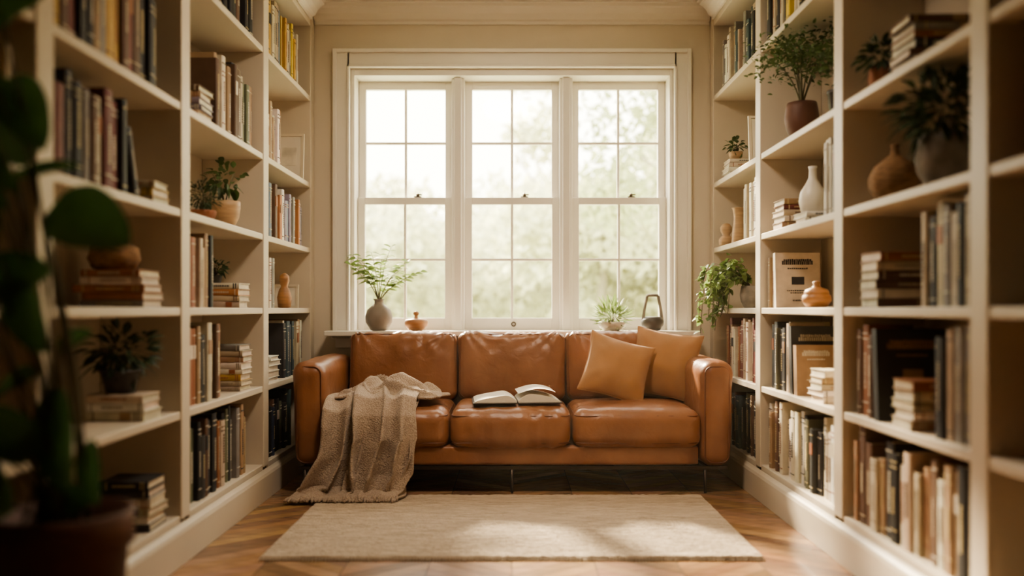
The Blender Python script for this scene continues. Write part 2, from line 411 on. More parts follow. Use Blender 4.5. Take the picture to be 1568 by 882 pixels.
def turned(name,x,y,z,prof,m,n=32,wob=None):
    mb=MB(); mb.lathe(prof,(x,y,z),0,n,wob=wob); return mb.build(name,[m])

# ---- left bookcase
row(-1,4.25,4.98,5,P_yel,(.24,.33))
row(-1,4.25,4.60,4,P_light,(.22,.31)); frame(-1,1.30,4.96,4,.17,.27)
row(-1,4.25,5.0,3,P_lil,(.22,.29))
row(-1,4.25,4.45,2,['white','grey','cream'],(.22,.28)); turned('wooden_figurine',-1.275,4.78,S[2],[(.02,0),(.035,.005),(.04,.06),(.03,.1),(.018,.12),(.028,.15),(.026,.18),(.008,.195),(.001,.196)],M_wood); frame(-1,1.33,5.0,2,.15,.14)
row(-1,4.62,5.06,1,['teal','navy','teal','beige','dark','tan','white'],(.28,.33)); stack(-1,4.32,1,5,1.222,(.13,.16),['white','cream','white','grey'],depth=.2)
row(-1,4.25,4.8,0,P_dark,(.24,.32))
row(-1,3.5,4.12,5,['dark','brown','black','grey','dark'],(.25,.34))
stack(-1,3.36,4,5,1.222,(.13,.17),['maroon','peach','dark','brown','lilac']); row(-1,3.55,4.12,4,['dark','brown','tan','beige','olive','cream','tan','brown'],(.27,.36))
potted('potted_cactus',-1.29,3.56,S[3],.055,.045,'bowl',M_terr,M_leafD,.07,300,.022,.008,.055,1.0)
potted('potted_plant',-1.30,3.86,S[3],.07,.12,'bowl',M_wood2,M_leafM,.085,50,.05,.03,.11)
row(-1,3.22,3.56,2,['beige','cream','tan','dark','dark','rust'],(.22,.30)); zt=stack(-1,3.84,2,4,1.225,(.15,.18),['beige','orange','cream','tan'],(.02,.03))
potted('potted_plant',-1.36,3.92,zt,.03,.04,'cone',M_dark,M_leafD,.05,80,.03,.015)
row(-1,3.22,3.66,1,['cream','white','beige','brown','rust','tan','dark'],(.25,.32)); stack(-1,3.88,1,8,1.222,(.14,.17),['sage','tan','must','cream','white','grey','beige'],(.02,.03))
row(-1,3.22,4.02,0,['black','dark','grey','brown','dark','tan','rust','beige','black','olive'],(.25,.33))
row(-1,2.3,3.02,4,['maroon','brown','dark','tan','dark','grey','must','brown'],(.27,.38),(.03,.055)); 
row(-1,2.28,2.76,3,['dark','grey','brown','beige','maroon','maroon','dark'],(.24,.31),(.03,.055),lean=True); stack(-1,2.92,3,3,1.222,(.15,.19),['must','tan','beige'],(.02,.028),depth=.14)
zt=stack(-1,2.84,2,5,1.222,(.20,.25),['beige','cream','navy','rust','cream','grey'],(.022,.03))
turned('wicker_basket',-1.36,2.92,zt,[(.05,0),(.07,.01),(.082,.04),(.075,.075),(.05,.09),(.045,.085),(.06,.06),(.055,.02),(.002,.015)],M_wick,40,lambda a,z:.06*math.sin(9*a+60*z))
zt=stack(-1,2.84,1,3,1.222,(.18,.22),['cream','peach','white'],(.025,.035))
potted('potted_plant',-1.34,2.92,zt,.065,.08,'cone',M_dark,M_leafD,.10,160,.06,.02)
stack(-1,2.88,0,6,1.218,(.14,.19),['white','grey','dark','beige','cream'],(.025,.035)); stack(-1,2.6,0,4,1.3,(.17,.2),['brown','grey','beige','dark'],(.025,.035))
for yy0,yy1 in ((1.26,2.15),(.26,1.14)):
    for sh in range(6):
        a=yy0+rng.uniform(0,.25)
        row(-1,a,min(yy1,a+rng.uniform(.45,.8)),sh,P_warm if sh%2 else P_dark,(.22,.30))
# ---- right bookcase
row(1,4.35,5.0,5,['cream','dark','beige','white','teal','grey'],(.24,.33))
zt=stack(1,4.84,4,4,1.225,(.14,.17),['cream','white','beige'],(.02,.03)); potted('potted_plant',1.29,4.92,zt,.04,.05,'bowl',M_wood2,M_leafM,.055,70,.035,.02); frame(1,1.32,4.45,4,.16,.26)
turned('wooden_figurine',1.25,4.98,S[3],[(.03,0),(.04,.01),(.042,.04),(.03,.055),(.02,.065),(.032,.085),(.034,.11),(.02,.13),(.001,.135)],M_wood2)
turned('wooden_vase',1.28,4.82,S[3],[(.035,0),(.04,.01),(.03,.1),(.026,.15),(.034,.2),(.04,.205),(.034,.205),(.02,.15),(.002,.14)],M_wood2)
row(1,4.25,4.62,3,['white','cream','beige'],(.24,.31))
mb=MB(); mb.lathe(pot_profile(.055,.12,'round'),(1.29,4.62,S[2]),0)
for i in range(30):
    rr=rng.uniform(.05,.17); a=rng.uniform(math.pi*.6,math.pi*1.5)
    e=Vector((1.29+math.cos(a)*rr-.05,4.66+rng.uniform(-.12,.24),S[2]+rng.uniform(.14,.26)))
    drop=rng.uniform(.0,.32); e2=Vector((min(e.x-.02,1.175),e.y,e.z-drop))
    pts=[(1.29,4.62,S[2]+.11),tuple((Vector((1.29,4.62,S[2]+.2))+e)/2),tuple(e),tuple(e2)]
    mb.tube(pts,.002,2,5)
    for k in range(18):
        q=e.lerp(e2,rng.random()) if k>5 else Vector(pts[0]).lerp(e,rng.random())+Vector((0,0,.04))
        mb.leaf(q,(rng.uniform(-1,.3),rng.uniform(-1,1),rng.uniform(-.6,.5)),.04,.03,1,.3,rng.uniform(-1,1))
mb.build('trailing_plant',[M_stone,M_leafL,M_stem],recalc=False)
row(1,4.25,4.98,1,['beige','cream','tan','beige','maroon','maroon','rust'],(.26,.33))
row(1,4.25,4.85,0,P_dark,(.24,.32))
row(1,3.4,4.12,5,['dark','beige','yellow','must','dark','cream'],(.25,.35))
def bonsai(x,y,z,r,h,pm,R,n,kind):
    mb=MB(); mb.lathe(pot_profile(r,h,kind),(x,y,z),0); mb.lathe([(r*.76,h*.86),(.003,h*.9)],(x,y,z),3,16)
    for i in range(9):
        a=2*math.pi*i/9+rng.random()*.5; rr=R*rng.uniform(.3,.85); b=Vector((x,y,z+h*.88)); e=Vector((min(1.42,x+math.cos(a)*rr*.8),y+math.sin(a)*rr,z+h+R*rng.uniform(.7,1.65)))
        m=Vector((x+math.cos(a)*rr*.25,y+math.sin(a)*rr*.25,z+h+R*.6)); pts=[b*(1-u)**2+m*2*u*(1-u)+e*u*u for u in [k/6 for k in range(7)]]
        mb.tube(pts,.0045,2,6,r2=.0015)
        for k in range(n//9):
            v=Vector((rng.gauss(0,.32),rng.gauss(0,.32),rng.gauss(0,.17)))*R
            q=e+v; q.x=min(q.x,1.465)
            mb.leaf(q,(rng.uniform(-1,1),rng.uniform(-1,1),rng.uniform(-.3,.6)),.028,.013,1,.2,rng.uniform(-1,1))
    mb.build('potted_bonsai',[pm,M_leafM,M_stem,M_soil],recalc=False)
bonsai(1.29,3.80,S[4],.075,.16,M_brown,.20,1000,'round')
bonsai(1.34,3.50,S[4],.045,.14,M_dark,.12,400,'cone')
zt=stack(1,3.86,3,5,1.222,(.15,.18),['cream','dark','maroon','beige','tan'],(.022,.032))
zb=stack(1,3.58,3,2,1.222,(.13,.15),['cream','white'],(.02,.024))
turned('bottle_vase',1.29,3.66,zb,[(.035,0),(.048,.006),(.058,.05),(.052,.09),(.03,.125),(.017,.15),(.015,.185),(.019,.2),(.015,.2),(.011,.18),(.002,.17)],M_white)
row(1,3.22,3.42,3,['white','grey','white'],(.27,.31),(.02,.03))
faceout(1,1.34,3.99,2,.21,.26,'cream','dark'); row(1,4.06,4.135,2,['beige','tan'],(.24,.26),(.02,.03))
turned('wooden_bowl',1.285,3.60,S[2],[(.03,0),(.045,.006),(.060,.03),(.058,.05),(.05,.056),(.052,.06),(.046,.075),(.02,.085),(.012,.095),(.018,.108),(.001,.114)],M_wood)
row(1,3.22,3.42,2,['cream','peach'],(.10,.14),(.03,.05),inset=.1)
row(1,3.80,4.12,1,['beige','tan','dark','olive','cream','dark'],(.28,.33)); faceout(1,1.315,3.68,1,.17,.22,'tan','cream',.04); stack(1,3.36,1,5,1.218,(.14,.17),['beige','cream','tan','white'],(.022,.03))
faceout(1,1.34,3.745,1,.22,.30,'dark','beige',.03)
row(1,3.22,4.12,0,['white','cream','white','beige','cream','dark','brown','olive','tan','dark'],(.25,.33),(.03,.05))
potted('potted_succulent',1.29,2.98,S[4],.045,.085,'round',M_terr,M_leafD,.07,110,.05,.02)
turned('dark_jar',1.40,2.9,S[4],[(.03,0),(.04,.005),(.045,.06),(.03,.11),(.02,.13),(.03,.14),(.02,.14),(.002,.13)],M_dark)
stack(1,2.62,4,6,1.222,(.19,.24),['dark','rust','beige','brown','grey'],(.022,.03))
mb=MB(); 
mb.lathe([(.03,0),(.055,.008),(.082,.05),(.084,.085),(.065,.125),(.035,.15),(.016,.165),(.012,.19),(.016,.2),(.002,.205)],(1.32,2.94,S[3]),0,48,wob=lambda a,z:.035*abs(math.sin(5*a))+.012*math.sin(220*z))
mb.build('woven_gourd',[M_wick])
potted('potted_fern',1.30,2.56,S[3],.085,.155,'round',M_stone,M_leafD,.13,300,.07,.02,.08,.8)
stack(1,2.86,2,6,1.222,(.21,.25),['cream','beige','tan','brown','rust','dark'],(.026,.034)); row(1,2.27,2.60,2,['grey','beige','dark','beige'],(.26,.31),(.03,.05))
row(1,2.92,3.08,1,['brown','rust','brown'],(.27,.32)); faceout(1,1.34,2.84,1,.24,.31,'dark','tan',.035); stack(1,2.60,1,5,1.215,(.17,.2),['white','cream','beige','orange','rust'],(.026,.036)); row(1,2.27,2.56,1,['brown','dark','orange','grey','beige'],(.26,.33),(.03,.05))
row(1,2.27,3.08,0,['tan','dark','beige','cream','black','dark','tan','orange','cream','brown'],(.24,.35),(.03,.055))
for yy0,yy1 in ((1.26,2.15),(.26,1.14)):
    for sh in range(6):
        a=yy0+rng.uniform(0,.25)
        row(1,a,min(yy1,a+rng.uniform(.45,.8)),sh,P_warm if sh%2 else P_dark,(.22,.30))

# ------------------------------------------------------------------ sill objects
SZ=.794
mb=MB(); vx,vy=-.80,5.13
mb.lathe([(.035,0),(.05,.004),(.078,.05),(.082,.085),(.07,.125),(.042,.15),(.028,.162),(.027,.18),(.035,.19),(.028,.19),(.02,.175),(.002,.16)],(vx,vy,SZ),0)
tips=[(-.16,0,.31),(-.10,-.03,.27),(-.05,.02,.33),(.02,-.02,.28),(.07,.02,.36),(.14,-.02,.22),(.20,-.03,.17),(.25,.0,.20),(.12,.03,.13),(-.13,-.02,.20),(-.17,.0,.25),(.17,.02,.27)]
for t in tips:
    b=Vector((vx,vy,SZ+.17)); e=Vector((vx+t[0],vy+t[1],SZ+.17+t[2]*.92)); m=Vector((vx+t[0]*.3,vy+t[1]*.4,SZ+.17+t[2]*.62))
    pts=[]
    for k in range(11):
        u=k/10; pts.append(b*(1-u)**2+m*2*u*(1-u)+e*u*u)
    mb.tube(pts,.0028,2,6,r2=.0012)
    for k in range(4,11):
        for sg in (-1,1):
            dd=Vector((sg*.8+rng.uniform(-.3,.3),rng.uniform(-.6,.6),rng.uniform(-.1,.6)))
            mb.leaf(pts[k],dd,rng.uniform(.04,.06),rng.uniform(.02,.03),1,.25,rng.uniform(-.8,.8))
mb.build('branch_vase',[M_grey,M_leafL,M_stem],recalc=False)
turned('wooden_incense_bowl',-.575,5.12,SZ,[(.03,0),(.045,.004),(.068,.03),(.071,.055),(.062,.068),(.03,.072),(.012,.077),(.009,.09),(.018,.1),(.016,.112),(.001,.118)],M_wood)
potted('potted_succulent',.60,5.12,SZ,.085,.055,'bowl',M_white,M_leafL,.085,230,.07,.012,.035,.8,-.1)
mb=MB(); lx,ly=.845,5.13
mb.lathe([(.03,0),(.045,.004),(.066,.035),(.068,.06),(.055,.08),(.035,.085),(.002,.085)],(lx,ly,SZ),0)
mb.tube([(lx-.058,ly,SZ+.06),(lx-.05,ly,SZ+.12),(lx-.034,ly,SZ+.205),(lx-.02,ly,SZ+.213),(lx+.02,ly,SZ+.213),(lx+.034,ly,SZ+.205),(lx+.05,ly,SZ+.12),(lx+.058,ly,SZ+.06)],.009,1,10)
mb.lathe([(.034,0),(.036,.003),(.036,.012),(.03,.014),(.002,.014)],(lx,ly,SZ+.205),1)
mb.build('candle_lantern',[M_dark,M_stone])

# ------------------------------------------------------------------ rug
m,nt,b=nodes_of('rug_weave')
tc=nt.nodes.new('ShaderNodeTexCoord')
n1=nt.nodes.new('ShaderNodeTexNoise'); n1.inputs['Scale'].default_value=160; n1.inputs['Detail'].default_value=3
n2=nt.nodes.new('ShaderNodeTexNoise'); n2.inputs['Scale'].default_value=9; n2.inputs['Detail'].default_value=7; n2.inputs['Roughness'].default_value=.65
mpp=nt.nodes.new('ShaderNodeMapping'); mpp.inputs['Scale'].default_value=(.8,6,1); nt.links.new(tc.outputs['Object'],mpp.inputs[0]); nt.links.new(mpp.outputs[0],n2.inputs['Vector'])
nt.links.new(tc.outputs['Object'],n1.inputs['Vector'])
bp=nt.nodes.new('ShaderNodeBump'); bp.inputs['Strength'].default_value=1; bp.inputs['Distance'].default_value=.006; nt.links.new(n1.outputs['Fac'],bp.inputs['Height']); nt.links.new(bp.outputs[0],b.inputs['Normal'])
rp=nt.nodes.new('ShaderNodeValToRGB'); rp.color_ramp.elements[0].position=.33; rp.color_ramp.elements[1].position=.68
rp.color_ramp.elements[0].color=(.36,.275,.195,1); rp.color_ramp.elements[1].color=(.62,.50,.375,1); nt.links.new(n2.outputs['Fac'],rp.inputs[0]); nt.links.new(rp.outputs[0],b.inputs['Base Color'])
b.inputs['Roughness'].default_value=.95; b.inputs['Sheen Weight'].default_value=.15; M_rug=m
mb=MB(); nx,ny=310,240; vs=[];fs=[]
for j in range(ny+1):
    for i in range(nx+1):
        x=-.93+1.86*i/nx; y=3.14+1.05*j/ny
        ex=.006*noise.noise(Vector((x*3,y*3,0)))
        rib=abs(math.sin(math.pi*(y-3.14)/.0175+.8*noise.noise(Vector((x*6,y*4,1)))))
        z=.011+.0025*noise.noise(Vector((x*4,y*6,3)))+.0045*rib*(.7+.6*noise.noise(Vector((x*45,y*30,0))))+.002*noise.noise(Vector((x*60,y*60,5)))
        if i in (0,nx) or j in (0,ny): z=.004
        vs.append((x+(ex if i in(0,nx) else 0),y+(ex if j in (0,ny) else 0),max(.0045,z)))
for j in range(ny):
    for i in range(nx): a=j*(nx+1)+i; fs.append((a,a+1,a+nx+2,a+nx+1))
mb.add(vs,fs,0,smooth=True)
mb.box((-.925,3.145,.0005),(.925,4.185,.004))
k=-.925
while k<.925:
    mb.tube([(k,3.145,.006),(k+rng.uniform(-.002,.002),3.13,.004),(k+rng.uniform(-.003,.003),3.122,.003)],.0028,0,5); k+=.012
mb.build('area_rug',[M_rug],recalc=False)

# ------------------------------------------------------------------ sofa
m,nt,b=nodes_of('tan_leather')
tc=nt.nodes.new('ShaderNodeTexCoord')
n1=nt.nodes.new('ShaderNodeTexNoise'); n1.inputs['Scale'].default_value=5; n1.inputs['Detail'].default_value=7
vo=nt.nodes.new('ShaderNodeTexVoronoi'); vo.inputs['Scale'].default_value=260
n3=nt.nodes.new('ShaderNodeTexNoise'); n3.inputs['Scale'].default_value=14; n3.inputs['Detail'].default_value=6; n3.inputs['Distortion'].default_value=.8
for n in (n1,vo,n3): nt.links.new(tc.outputs['Object'],n.inputs['Vector'])
rp=nt.nodes.new('ShaderNodeValToRGB'); rp.color_ramp.elements[0].position=.28; rp.color_ramp.elements[1].position=.74
rp.color_ramp.elements[0].color=(.215,.085,.038,1); rp.color_ramp.elements[1].color=(.345,.15,.070,1)
nt.links.new(n1.outputs['Fac'],rp.inputs[0]); nt.links.new(rp.outputs[0],b.inputs['Base Color'])
b1=nt.nodes.new('ShaderNodeBump'); b1.inputs['Strength'].default_value=.25; b1.inputs['Distance'].default_value=.0008; nt.links.new(vo.outputs['Distance'],b1.inputs['Height'])
b2=nt.nodes.new('ShaderNodeBump'); b2.inputs['Strength'].default_value=.5; b2.inputs['Distance'].default_value=.009; nt.links.new(n3.outputs['Fac'],b2.inputs['Height'])
nt.links.new(b1.outputs[0],b2.inputs['Normal']); nt.links.new(b2.outputs[0],b.inputs['Normal'])
b.inputs['Roughness'].default_value=.36; M_lea=m
M_pipe=pmat('leather_piping',(.16,.058,.026),.4)

def rbox(mb, c, size, r, bulge=(0,0,0), n=22, M=None, disp=None, mat=0):
    h=[s/2 for s in size]; c=Vector(c); t=[-math.cos(math.pi*i/n)*.5+(-1+2*i/n)*.5 for i in range(n+1)]
    for ax in range(3):
        for sg in (-1,1):
            vs=[];fs=[]
            for i in range(n+1):
                for j in range(n+1):
                    q=[0,0,0]; q[ax]=sg; q[(ax+1)%3]=t[i]; q[(ax+2)%3]=t[j]
                    p=Vector([q[k]*h[k] for k in range(3)])
                    inn=Vector([max(-(h[k]-r),min(h[k]-r,p[k])) for k in range(3)])
                    d=p-inn
                    nr=d.normalized() if d.length>1e-9 else Vector([sg if k==ax else 0 for k in range(3)])
                    p=inn+nr*r
                    u=[p[k]/h[k] for k in range(3)]
                    add=Vector((0,0,0))
                    for k in range(3):
                        f=1
                        for l in range(3):
                            if l!=k: f*=max(0,1-u[l]**2)
                        add[k]=bulge[k]*u[k]*f**.6
                    p2=p+add
                    if disp: p2=p2+nr*disp(p,u)
                    p2=c+p2
                    vs.append(p2)
            for i in range(n):
                for j in range(n):
                    a=i*(n+1)+j; f=(a,a+1,a+n+2,a+n+1); fs.append(f)
            mb.add(vs,fs,mat,(1,1,1),True,M)
def loop(mb,c,hx,hy,r,z,rad,M=None,mat=1,plane='XY'):
    pts=[]
    for k,(sx,sy) in enumerate(((1,1),(-1,1),(-1,-1),(1,-1))):
        for q in range(6):
            a=math.pi/2*(k+q/5); 
            x=sx*(hx-r)+r*math.cos(a); y=sy*(hy-r)+r*math.sin(a)
            pts.append((c[0]+x,c[1]+y,c[2]+z) if plane=='XY' else (c[0]+x,c[1]+z,c[2]+y))
    out=[]
    for i,p in enumerate(pts):
        p=Vector(p); q=Vector(pts[(i+1)%len(pts)]); m=max(1,int((q-p).length/.05))
        for k in range(m): out.append(p.lerp(q,k/m))
    mb.tube(out,rad,mat,6,True,M=M)
sofa=empty('leather_sofa',(0,4.68,0))
def wr_seat(seed):
    def f(p,u):
        w=noise.noise(Vector((p.x*4+seed,p.y*9,p.z*3)))*.009
        fr=math.exp(-((u[1]+1)/.35)**2)
        side=math.exp(-((abs(u[0])-1)/.3)**2)
        return w+.007*math.sin(p.x*60+4*noise.noise(Vector((p.x*6,p.z*9,seed))))*fr*(.3+noise.noise(Vector((p.x*5,seed,0))))+.005*math.sin(p.y*55+p.x*20+seed)*side*max(0,u[2])
    return f
seats=[(-.935,-.319),(-.312,.299),(.306,.945)]
for i,(a,bb) in enumerate(seats):
    mb=MB(); cx=(a+bb)/2; sz=(bb-a,.60,.18); c=(cx,4.552,.322)
    rbox(mb,c,sz,.055,(.0,.016,.030),32,disp=wr_seat(i*7.3))
    r=.055; an=math.radians(35)
    for sg in (1,-1):
        loop(mb,c,sz[0]/2-r+r*math.cos(an)+.001,sz[1]/2-r+r*math.cos(an)+.005,r*math.cos(an),sg*(sz[2]/2-r+r*math.sin(an)+.001),.0035)
    mb.build('seat_cushion_%d'%(i+1),[M_lea,M_pipe],sofa,weld=True)
def wr_back(seed):
    def f(p,u):
        fold=noise.noise(Vector((p.x*7+seed,p.y*2,p.z*3)))
        w=0
        for k,(ox,oz,am) in enumerate(((-.9,1.2,1),(.95,1.15,1),(.1+.2*math.sin(seed),1.3,.8))):
            an=math.atan2(u[2]-oz,(u[0]-ox)*1.4); rr=math.hypot(u[0]-ox,u[2]-oz)
            w+=am*math.sin(an*13+seed+k+2.5*noise.noise(Vector((an*2,rr,seed))))*math.exp(-(rr/.8)**2)
        return .010*fold+.009*w*(.35+abs(noise.noise(Vector((p.x*6,p.z*6,seed+4))))*1.6)
    return f
backs=[(-.925,-.312),(-.306,.300),(.306,.925)]
for i,(a,bb) in enumerate(backs):
    mb=MB(); cx=(a+bb)/2; sz=(bb-a,.17,.385)
    M=Matrix.Translation((cx,4.895,.595))@Matrix.Rotation(math.radians(-9),4,'X')
    rbox(mb,(0,0,0),sz,.048,(.0,.026,.006),44,M=M,disp=wr_back(i*5.1+2))
    r=.048; an=math.radians(50)
    loop(mb,(0,0,0),sz[0]/2-r+r*math.cos(an)+.002,sz[2]/2-r+r*math.cos(an)+.002,r*math.cos(an),-(sz[1]/2-r+r*math.sin(an)+.001),.0035,M=M,plane='XZ')
    mb.build('back_cushion_%d'%(i+1),[M_lea,M_pipe],sofa,weld=True)
for sg,a,bb in ((-1,-1.095,-.938),(1,.948,1.105)):
    mb=MB(); cx=(a+bb)/2
    def da(p,u):
        return .007*noise.noise(Vector((p.x*6+sg*4,p.y*5,p.z*5)))+.014*max(0,u[2])**2*max(0,u[0]*sg)
    rbox(mb,(cx,4.675,.395),(bb-a,.83,.515),.06,(.010,.006,.010),28,disp=da)
    r=.06; an=math.radians(50)
    loop(mb,(cx,4.675,.395),(bb-a)/2-r+r*math.cos(an)+.003,.515/2-r+r*math.cos(an)+.004,r*math.cos(an),-(.415-r+r*math.sin(an)+.003),.004,plane='XZ')
    mb.build('arm_left' if sg<0 else 'arm_right',[M_lea,M_pipe],sofa,weld=True)
mb=MB(); rbox(mb,(0,4.675,.188),(1.88,.80,.10),.02,n=14); mb.build('base_rail',[M_lea],sofa,weld=True)
mb=MB(); rbox(mb,(0,5.045,.42),(1.9,.09,.56),.03,n=14); mb.build('back_frame',[M_lea],sofa,weld=True)
mb=MB()
mb.box((-1.07,4.275,.120),(1.08,4.295,.136)); mb.box((-1.07,5.05,.120),(1.08,5.07,.136))
for x in (-1.04,0.0,.97):
    mb.box((x-.008,4.295,.120),(x+.008,5.05,.136))
    for y in (4.285,5.06): mb.lathe([(.007,0),(.007,.002),(.0095,.12)],(x,y,0),n=12)
mb.build('metal_legs',[M_metal],sofa)

# pillows
M_pil=pmat('rust_linen',(.38,.19,.083),.9,var=.1,vscale=8,bump=.6,bscale=260,bdist=.0015,sheen=.2)
def pillow(x,y,z,w,h,T,rx,ry,rz,seed):
    mb=MB(); n=36; vs=[];fs=[]
    M=Matrix.Translation((x,y,z))@Matrix.Rotation(math.radians(rz),4,'Z')@Matrix.Rotation(math.radians(rx),4,'X')@Matrix.Rotation(math.radians(ry),4,'Y')
    for sg in (-1,1):
        vs=[];fs=[]
        for i in range(n+1):
            for j in range(n+1):
                u=-math.cos(math.pi*i/n); v=-math.cos(math.pi*j/n)
                X=w/2*u*(1-.09*(1-v*v)); Z=h/2*v*(1-.09*(1-u*u))
                t=T/2*((1-u**4)*(1-v**4))**.55*(.55+.45*(1-u*u)*(1-v*v))
                t+=.022*noise.noise(Vector((X*9+seed,Z*9,sg)))*(1-u*u)*(1-v*v)+.008*math.sin(12*math.atan2(Z,X)+seed)*(u*u*v*v)*(1-u*u)*(1-v*v)*8
                vs.append((X,sg*t,Z))
        for i in range(n):
            for j in range(n): a=i*(n+1)+j; fs.append((a,a+1,a+n+2,a+n+1))
        mb.add(vs,fs,0,smooth=True,M=M)
    pts=[]
    for k in range(n): u=-1+2*k/n; pts.append((w/2*u,0,-h/2*(1-.09*(1-u*u))))
    for k in range(n): u=-1+2*k/n; pts.append((w/2*(1-.09*(1-u*u)),0,h/2*u))
    for k in range(n): u=1-2*k/n; pts.append((w/2*u,0,h/2*(1-.09*(1-u*u))))
    for k in range(n): u=1-2*k/n; pts.append((-w/2*(1-.09*(1-u*u)),0,h/2*u))
    mb.tube(pts,.003,0,6,True,M=M)
    mb.build('throw_pillow',[M_pil],weld=True)
pillow(.845,4.73,.620,.37,.39,.13,-20,9,-14,5)
pillow(.565,4.60,.605,.36,.36,.14,-26,18,6,1)

# open book
M_page=pmat('book_paper',(.70,.64,.54),.8,var=.04)
M_cov=pmat('book_cover',(.07,.05,.04),.5)
mb=MB(); R=Matrix.Translation((.02,4.47,.4435))@Matrix.Rotation(math.radians(4),4,'Z')
for sg in (-1,1):
    prof=[]; N=14
    for k in range(N+1):
        u=k/N; xx=sg*(.004+.215*u); zz=.010+.036*math.sin(min(1,u*3.2)*math.pi/2)*(1-u)**.65+ .004*(1-u)
        prof.append((xx,zz+(.008 if sg>0 else 0)*math.sin(u*math.pi)))
    vs=[];fs=[]
    for (xx,zz) in prof:
        for y in (-.135,.135): vs += [(xx,y,.005),(xx,y,zz)]
    for k in range(N):
        a=4*k; fs += [(a,a+1,a+5,a+4),(a+2,a+6,a+7,a+3),(a+1,a+3,a+7,a+5),(a,a+4,a+6,a+2)]
    fs += [(0,2,3,1),(4*N,4*N+1,4*N+3,4*N+2)]
    mb.add(vs,fs,0,smooth=False,M=R)
    a,bb=sorted((sg*.004,sg*.228)); mb.box((a,-.142,0),(bb,.142,.005),1,M=R)
vs=[];fs=[]
for k in range(11):
    u=k/10; xx=.004+.19*u; zz=.05+.032*math.sin(u*math.pi*.8)-.012*u
    vs += [(xx,-.132,zz),(xx,.132,zz)]
for k in range(10): fs.append((2*k,2*k+2,2*k+3,2*k+1))
mb.add(vs,fs,0,smooth=True,M=R)
mb.build('open_book',[M_page,M_cov])

# throw blanket
m,nt,b=nodes_of('knit_wool')
tc=nt.nodes.new('ShaderNodeTexCoord'); vo=nt.nodes.new('ShaderNodeTexVoronoi'); vo.inputs['Scale'].default_value=140
n2=nt.nodes.new('ShaderNodeTexNoise'); n2.inputs['Scale'].default_value=9
nt.links.new(tc.outputs['Object'],vo.inputs['Vector']); nt.links.new(tc.outputs['Object'],n2.inputs['Vector'])
bp=nt.nodes.new('ShaderNodeBump'); bp.inputs['Strength'].default_value=1; bp.invert=True; bp.inputs['Distance'].default_value=.004; nt.links.new(vo.outputs['Distance'],bp.inputs['Height']); nt.links.new(bp.outputs[0],b.inputs['Normal'])
rp=nt.nodes.new('ShaderNodeValToRGB'); rp.color_ramp.elements[0].color=(.42,.315,.235,1); rp.color_ramp.elements[1].color=(.59,.465,.36,1); nt.links.new(n2.outputs['Fac'],rp.inputs[0])
mxr=nt.nodes.new('ShaderNodeMixRGB'); mxr.blend_type='MULTIPLY'; mxr.inputs[0].default_value=.55
r2=nt.nodes.new('ShaderNodeValToRGB'); r2.color_ramp.elements[0].color=(1,1,1,1); r2.color_ramp.elements[1].color=(.47,.42,.38,1); r2.color_ramp.elements[1].position=.75
nt.links.new(vo.outputs['Distance'],r2.inputs[0]); nt.links.new(rp.outputs[0],mxr.inputs[1]); nt.links.new(r2.outputs[0],mxr.inputs[2]); nt.links.new(mxr.outputs[0],b.inputs['Base Color'])
b.inputs['Roughness'].default_value=.95; b.inputs['Sheen Weight'].default_value=.15; M_knit=m
def interp(tab,s):
    for i in range(len(tab)-1):
        if s<=tab[i+1][0]:
            a,bb=tab[i],tab[i+1]; u=(s-a[0])/(bb[0]-a[0]); u=u*u*(3-2*u)*.5+u*.5
            return [a[k]+(bb[k]-a[k])*u for k in range(1,len(a))]
    return list(tab[-1][1:])
def drape(mb,tab,nu,nv,folds,phase,seed,drift=.15):
    """tab rows: s, y, z, xL, xR, amp, ny, nz"""
    vs=[];fs=[]
    for j in range(nv+1):
        s=j/nv; y,z,xl,xr,amp,nyy,nzz=interp(tab,s)
        for i in range(nu+1):
            u=i/nu; wob=.26*noise.noise(Vector((s*1.6,seed,u*2.2)))
            ph=2*math.pi*folds*(u+wob+drift*s*(1-u))+phase
            f=1.0*math.sin(ph)+.3*math.sin(1.7*ph+1+seed)+.9*noise.noise(Vector((u*4,s*2.2,seed+3)))+.35*noise.noise(Vector((u*11,s*7,seed)))
            x=xl+(xr-xl)*u+.012*math.cos(ph)*(amp/.02)+.03*noise.noise(Vector((s*4,seed,9+(0 if u<.5 else 5))))*abs(2*u-1)
            vs.append((x,y+nyy*amp*f,max(.026,z+nzz*amp*f)))
    for j in range(nv):
        for i in range(nu): a=j*(nu+1)+i; fs.append((a,a+1,a+nu+2,a+nu+1))
    mb.add(vs,fs,0,smooth=True)
    return vs[-(nu+1):]
mb=MB()
tab=[(0,4.66,.47,-.87,-.50,.012,0,1),(.12,4.50,.475,-.91,-.47,.013,0,1),(.24,4.33,.470,-.925,-.475,.014,0,1),(.32,4.225,.42,-.925,-.485,.016,-.7,.7),
     (.40,4.190,.34,-.93,-.49,.022,-1,0),(.60,4.165,.19,-.96,-.485,.034,-1,0),(.80,4.145,.06,-1.0,-.505,.038,-1,0),(.87,4.12,.035,-1.03,-.515,.015,-.5,.6),(1,4.03,.030,-1.06,-.56,.010,-.2,.8)]
e1=drape(mb,tab,110,110,3.6,.4,1.7)
tab2=[(0,4.55,.505,-.80,-.49,.014,0,1),(.16,4.40,.51,-.83,-.48,.016,0,1),(.28,4.25,.485,-.80,-.475,.016,-.3,.7),(.36,4.165,.40,-.79,-.475,.02,-1,.2),
     (.50,4.12,.29,-.78,-.47,.032,-1,0),(.78,4.095,.12,-.80,-.49,.038,-1,0),(.9,4.09,.05,-.82,-.51,.022,-1,0),(1,4.04,.040,-.84,-.54,.01,-.4,.6)]
e2=drape(mb,tab2,80,100,2.4,1.9,4.2,-.2)
vs=[];fs=[]; nu,nv=90,70
